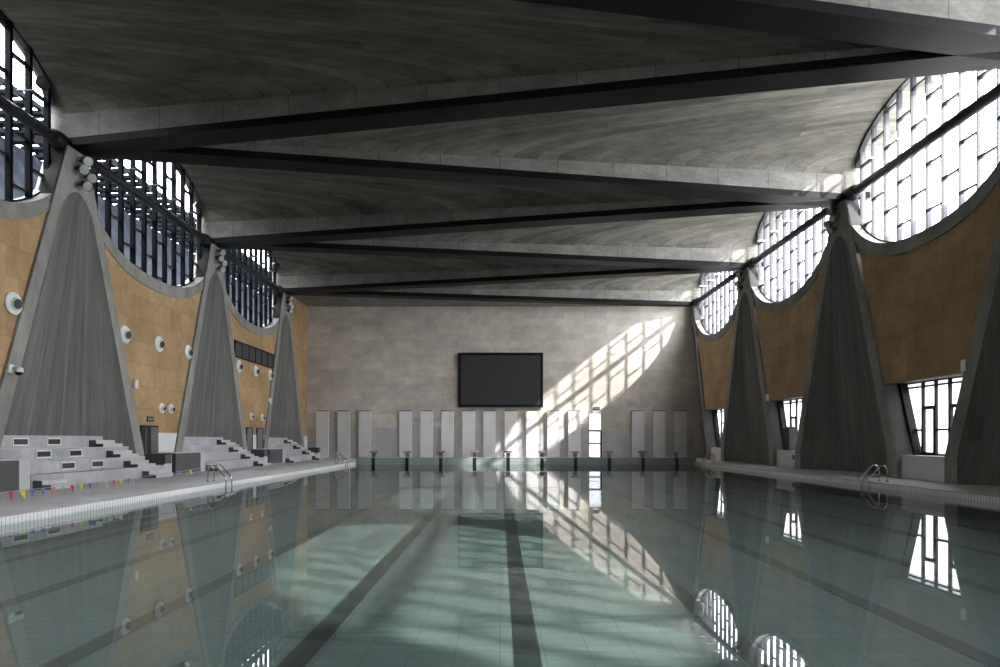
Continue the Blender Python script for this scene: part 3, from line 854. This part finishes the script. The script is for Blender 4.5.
for y, lab in ((LY[2]-1.75,'dark spotlight fixed inside the cut-off arched window at upper left'), (LY[3]-1.75,'dark spotlight fixed inside the arched window above the open doorway'), (LY[4]-1.75,'dark spotlight fixed inside the smallest bleacher-side arched window')):
    t = empty('spotlight', (XL-0.25, y, 15.0)); tag(t, lab, 'spotlight')
    MB().lathe([(0.0,-0.28),(0.16,-0.25),(0.2,0.0),(0.24,0.22),(0.2,0.2),(0.0,0.18)], (0,0,0), (0.6,-0.6,-0.3), 14).build('housing', M['flood_body'], t, smooth=True)
    MB().tube([(0,0,0.1),(-0.1,0.2,0.15),(-0.36,0.3,0.2)], 0.03, 6).build('arm', M['flood_body'], t)

# ------------------------------------------------------------------ far wall panels, screen
PXS = [316.1,337.3,358.4,399.3,420.3,441.2,462.2,483.3,504.6,526.0,547.2,568.3,632,653,674.3]
PLAB = ['first white wall panel from the bleacher corner of the far wall','second white wall panel from the bleacher corner of the far wall','third white wall panel from the bleacher corner, before the wide gap',
 'white wall panel just after the wide gap in the row','second white wall panel after the wide gap','third white wall panel after the wide gap, left of the screen','white wall panel under the left end of the screen',
 'white wall panel under the left half of the screen','white wall panel under the right half of the screen','white wall panel under the right end of the screen','second white wall panel left of the bright door','white wall panel nearest the bright door on its left',
 'first white wall panel right of the bright door','middle white wall panel of the three right of the bright door','last white wall panel before the window-side corner']
root = None
for pxx, lab in zip(PXS, PLAB):
    x = (pxx-500+6.2)*59.6/667
    if root is None:
        root = empty('wall_panel', (x, YW, 0)); o = root
        MB().box(-0.55,0.55,-0.26,0.0,0.02,2.22).build('lower_board', M['panel'], root, bevel=0.01)
        MB().box(-0.55,0.55,-0.26,0.0,2.245,4.2).build('upper_board', M['panel'], root, bevel=0.01)
        MB().box(-0.53,0.53,-0.22,0.0,4.2,4.26).build('top_cap', M['frame_black'], root)
    else:
        o = copy_tree(root, (x, YW, 0))
    tag(o, lab, 'wall panel', 'white panels along the far wall')
sc = empty('display_screen', (0.05, YW, 4.56)); tag(sc, 'large black display screen mounted on the far wall', 'screen')
MB().box(-3.8,3.8,-0.28,-0.02,0,4.87).build('casing', M['frame_black'], sc, bevel=0.03)
MB().box(-3.55,3.55,-0.30,-0.28,0.25,4.62).build('display', M['screen'], sc)

# ------------------------------------------------------------------ starting blocks
blk = None
OR = ['first','second','third','fourth','fifth','sixth','seventh','eighth','ninth','tenth']
for i, bx in enumerate(BLOCK_X):
    if blk is None:
        blk = empty('starting_block', (bx, py1+0.3, 0.335)); o = blk
        MB().box(-0.16,0.16,-0.20,0.20,0,0.03).build('base_plate', M['steel_grey'], blk)
        MB().prism([(-0.12,0.03),(0.12,0.03),(0.16,0.33),(-0.16,0.33)], 'y', -0.12, 0.16).build('pedestal', M['steel_grey'], blk)
        MB().hexa([(-0.29,-0.33,0.36),(0.29,-0.33,0.36),(0.29,0.3,0.44),(-0.29,0.3,0.44),(-0.29,-0.33,0.40),(0.29,-0.33,0.40),(0.29,0.3,0.48),(-0.29,0.3,0.48)]).build('platform', M['purple'], blk)
        for s in (-1, 1):
            MB().tube([(s*0.20,-0.2,0.37),(s*0.34,-0.22,0.33),(s*0.30,-0.2,0.14),(s*0.15,-0.15,0.08)], 0.018, 6).build('grab_handle', M['chrome'], blk)
    else:
        o = copy_tree(blk, (bx, py1+0.3, 0.335))
    tag(o, '%s starting block from the bleacher side on the far pool end' % OR[i], 'starting block', 'starting blocks')

# ------------------------------------------------------------------ pool ladders
def ladder_proto():
    t = empty('pool_ladder', (0,0,0))       # local +x points to the deck
    for s in (-0.28, 0.28):
        MB().tube([(0.62,s,0.0),(0.62,s,0.25),(0.60,s,0.48),(0.54,s,0.60),(0.45,s,0.66),(0.35,s,0.64),(0.24,s,0.54),(0.02,s,0.28),(-0.07,s,0.16),(-0.09,s,0.02),(-0.09,s,-0.66)], 0.03, 10).build('rail', M['chrome'], t, smooth=True)
        MB().lathe([(0.07,0.0),(0.07,0.015),(0.03,0.03)], (0.62,s,0), (0,0,1), 14).build('foot_flange', M['chrome'], t)
    for z in (-0.25, -0.52):
        MB().box(-0.14,-0.05,-0.28,0.28,z-0.015,z+0.015).build('step', M['white_plastic'], t)
    return t
lp = ladder_proto()
lads = [(px1, 26.3, 0, 'chrome pool ladder on the window side, nearest the camera'), (px0, 26.2, PI, 'chrome pool ladder on the bleacher side, nearest the camera'),
        (px0, 46.3, PI, 'small distant chrome ladder on the bleacher side near the starting blocks'), (px1, 47.2, 0, 'small distant chrome ladder on the window side near the starting blocks')]
for i, (x, y, rz, lab) in enumerate(lads):
    o = lp if i == 0 else copy_tree(lp, (0,0,0)); o.location = (x, y, 0.012); o.rotation_euler = (0,0,rz); tag(o, lab, 'pool ladder', 'pool ladders')

# ------------------------------------------------------------------ bleachers
ROWX = [-15.5, -16.3, -17.05, -17.8, -18.55]
ROWZ = [0.45, 0.88, 1.33, 1.80]
def bleacher(yc, lab, near0, lab_block):
    t = empty('bleacher', (0, yc, 0)); tag(t, lab, 'bleacher', 'stone bleachers')
    y0, y1 = -4.68, 4.15
    for r in range(4):
        # upper rows stay between the splayed flanges of the buttress
        a, b = (y0, y1) if r < 2 else ((-4.25, 3.95) if r == 2 else (-4.0, 3.75))
        if ROWX[r+1] < XL: a, b = max(a, -4.1), min(b, 3.9)
        MB().box(ROWX[r+1]-0.02 if r < 3 else ROWX[4], ROWX[r], a, b, 0, ROWZ[r]).build('terrace_row', M['terrace'], t)
        MB().box(ROWX[r]-0.12, ROWX[r]+0.02, a, b, ROWZ[r]-0.001, ROWZ[r]+0.02).build('row_edge', M['tread_pale'], t)
    def steps(row, sy0, sy1):
        zb = 0 if row == 0 else ROWZ[row-1]
        dz = (ROWZ[row]-zb)/3
        xf = ROWX[row]
        prof = [(xf+0.02, zb),(xf+0.62, zb),(xf+0.62, zb+dz),(xf+0.31, zb+dz),(xf+0.31, zb+2*dz),(xf+0.02, zb+2*dz)]
        st = MB(); st.prism(prof, 'y', sy0+0.02, sy1); s = st.build('aisle_step', M['tread_pale'], t)
        sd = MB(); sd.prism(prof, 'y', sy0-0.01, sy0+0.02); sd.build('dark_cheek', M['dark_stone'], s)
    for r in range(4): steps(r, 2.15, 3.65)
    steps(0, -4.6, -3.3)
    # stone block with a dark front panel at the near end
    k = empty('plinth_block', (0, yc, 0)); tag(k, lab_block, 'stone block', 'dark-fronted stone blocks')
    MB().box(-16.6, -15.5, near0, -4.71, 0, 1.03).build('block_body', M['tread_pale'], k)
    MB().box(-15.5, -15.47, near0+0.02, -5.25, 0.03, 1.0).build('dark_panel', M['dark_stone'], k)
    MB().box(-16.6, -15.5, near0-0.03, near0, 0.03, 1.0).build('dark_end_panel', M['dark_stone'], k)
    return t
bleacher(LY[2], 'near grey stone bleachers with white-framed vents, below the largest buttress', -7.9, 'dark-fronted stone block at the left edge beside the near bleachers')
bleacher(LY[3], 'middle grey stone bleachers beyond the open doorway', -7.8, 'dark-fronted stone block between the near and middle bleachers')
bleacher(LY[4], 'farthest grey stone bleachers next to the far wall', -8.0, 'dark-fronted stone block between the middle and farthest bleachers')
# low dark parapets at the far end of the near and middle bleachers
for yc, lab in ((LY[2],'low dark parapet panel in front of the open doorway'), (LY[3],'low dark parapet panel in front of the narrow grey doors'), (LY[4],'low dark parapet panel next to the far wall')):
    t = empty('parapet', (0, yc, 0)); tag(t, lab, 'parapet', 'low dark parapets')
    MB().box(-16.4, -15.55, 3.68 if False else 4.17, 4.9, 0, 0.96).build('stone_core', M['tread_pale'], t)
    MB().box(-15.95, -15.5, 4.16, 4.75, 0.55, 0.98).build('dark_panel', M['dark_stone'], t)
    MB().box(-16.4, -15.55, 4.15, 4.17, 0.5, 0.98).build('dark_end_panel', M['dark_stone'], t)
# vents on the near bleachers
VT = [(3,20,'nearer'),(3,53.5,'farther'),(2,43,'nearer'),(2,75,'farther'),(1,67.5,'nearer'),(1,97,'farther')]
vp = None
for r, pxv, wch in VT:
    x = ROWX[r]; y = x*667/(pxv-500)
    zc = (ROWZ[r]+ROWZ[r-1])/2+0.02
    if vp is None:
        vp = empty('vent_grille', (x, y, zc)); o = vp
        f = MB(); f.box(0,0.035,-0.42,0.42,0.10,0.15); f.box(0,0.035,-0.42,0.42,-0.15,-0.10); f.box(0,0.035,-0.42,-0.37,-0.15,0.15); f.box(0,0.035,0.37,0.42,-0.15,0.15)
        f.build('frame', M['white_plastic'], vp)
        gr = MB(); gr.box(0,0.012,-0.38,0.38,-0.11,0.11)
        for q in range(7): gr.box(0.01,0.025,-0.38,0.38,-0.10+q*0.031,-0.085+q*0.031)
        gr.build('louvre', M['grille'], vp)
    else:
        o = copy_tree(vp, (x, y, zc))
    tag(o, '%s white-framed vent in the %s of the near bleachers' % (wch, {3:'top riser',2:'third riser',1:'second riser'}[r]), 'vent', 'vents in the near bleachers')

# ------------------------------------------------------------------ pennant line
P0, P1 = Vector((-12.75, 11.5, 0.42)), Vector((-11.2, 25.92, 0.62))
def on_line(y):
    t = (y-P0.y)/(P1.y-P0.y)
    p = P0.lerp(P1, t); p.z -= 0.55*t*(1-t)*0.9
    return p
pn = empty('pennant_line', (0,0,0)); tag(pn, 'line of small coloured pennants strung low along the deck from the ladder rail', 'bunting')
MB().tube([on_line(11.5+14.42*i/30) for i in range(31)], 0.010, 5).build('string', M['cord'], pn)
seq = ['blue','pink','green','red','yellow','blue','pink','green','red','yellow','blue','red','green','red','yellow','blue']
y = 12.2; i = 0
while y < 25.6:
    p = on_line(y); tw = random.uniform(-0.5,0.5); L = random.uniform(0.19,0.26); wv = random.uniform(0.055,0.075)
    c, s = math.cos(tw), math.sin(tw)
    m = MB(); a = (p.x+s*wv, p.y-c*wv, p.z); b = (p.x-s*wv, p.y+c*wv, p.z); e = (p.x+random.uniform(-.03,.03)+0.02, p.y+random.uniform(-.05,.05), p.z-L)
    k = 0.006
    m.v = [a, b, e, (a[0]+k,a[1],a[2]), (b[0]+k,b[1],b[2]), (e[0]+k,e[1],e[2])]
    m.f = [(0,1,2),(5,4,3),(0,3,4,1),(1,4,5,2),(2,5,3,0)]
    if not (21.5 < y < 23.4):
        m.build('pennant', M[seq[i % len(seq)]], pn)
    y += 0.34; i += 1
sp = empty('line_post', (-12.78, 11.45, 0)); tag(sp, 'short steel post holding the near end of the pennant line', 'post')
MB().lathe([(0.16,0),(0.16,0.03),(0.03,0.05)], (0,0,0), (0,0,1), 16).build('base', M['steel_grey'], sp)
MB().tube([(0,0,0.03),(0,0,0.5)], 0.02, 8).build('pole', M['steel_grey'], sp)

# ------------------------------------------------------------------ small things by the right wall
t = empty('loudspeaker', (XR+0.62, 40.7, 1.0)); tag(t, 'dark loudspeaker cabinet standing on the sill of the middle low window', 'loudspeaker')
MB().box(-0.25,0.2,-0.42,0.42,0,1.45).build('cabinet', M['grille'], t, bevel=0.02)
MB().box(-0.27,-0.25,-0.36,0.36,0.08,1.37).build('front_grille', M['frame_black'], t)
for (y, z, lab) in ((39.35, 0.62, 'small dark socket plate on the white wall below the middle low window'), (51.7, 0.72, 'small dark socket plate on the white wall below the smallest low window')):
    t = empty('socket_plate', (XR+0.22, y, z)); tag(t, lab, 'socket')
    MB().box(-0.02,0,-0.16,0.16,-0.12,0.12).build('plate', M['grille'], t); MB().box(-0.03,-0.02,-0.1,0.1,-0.07,0.07).build('cover', M['steel_grey'], t)
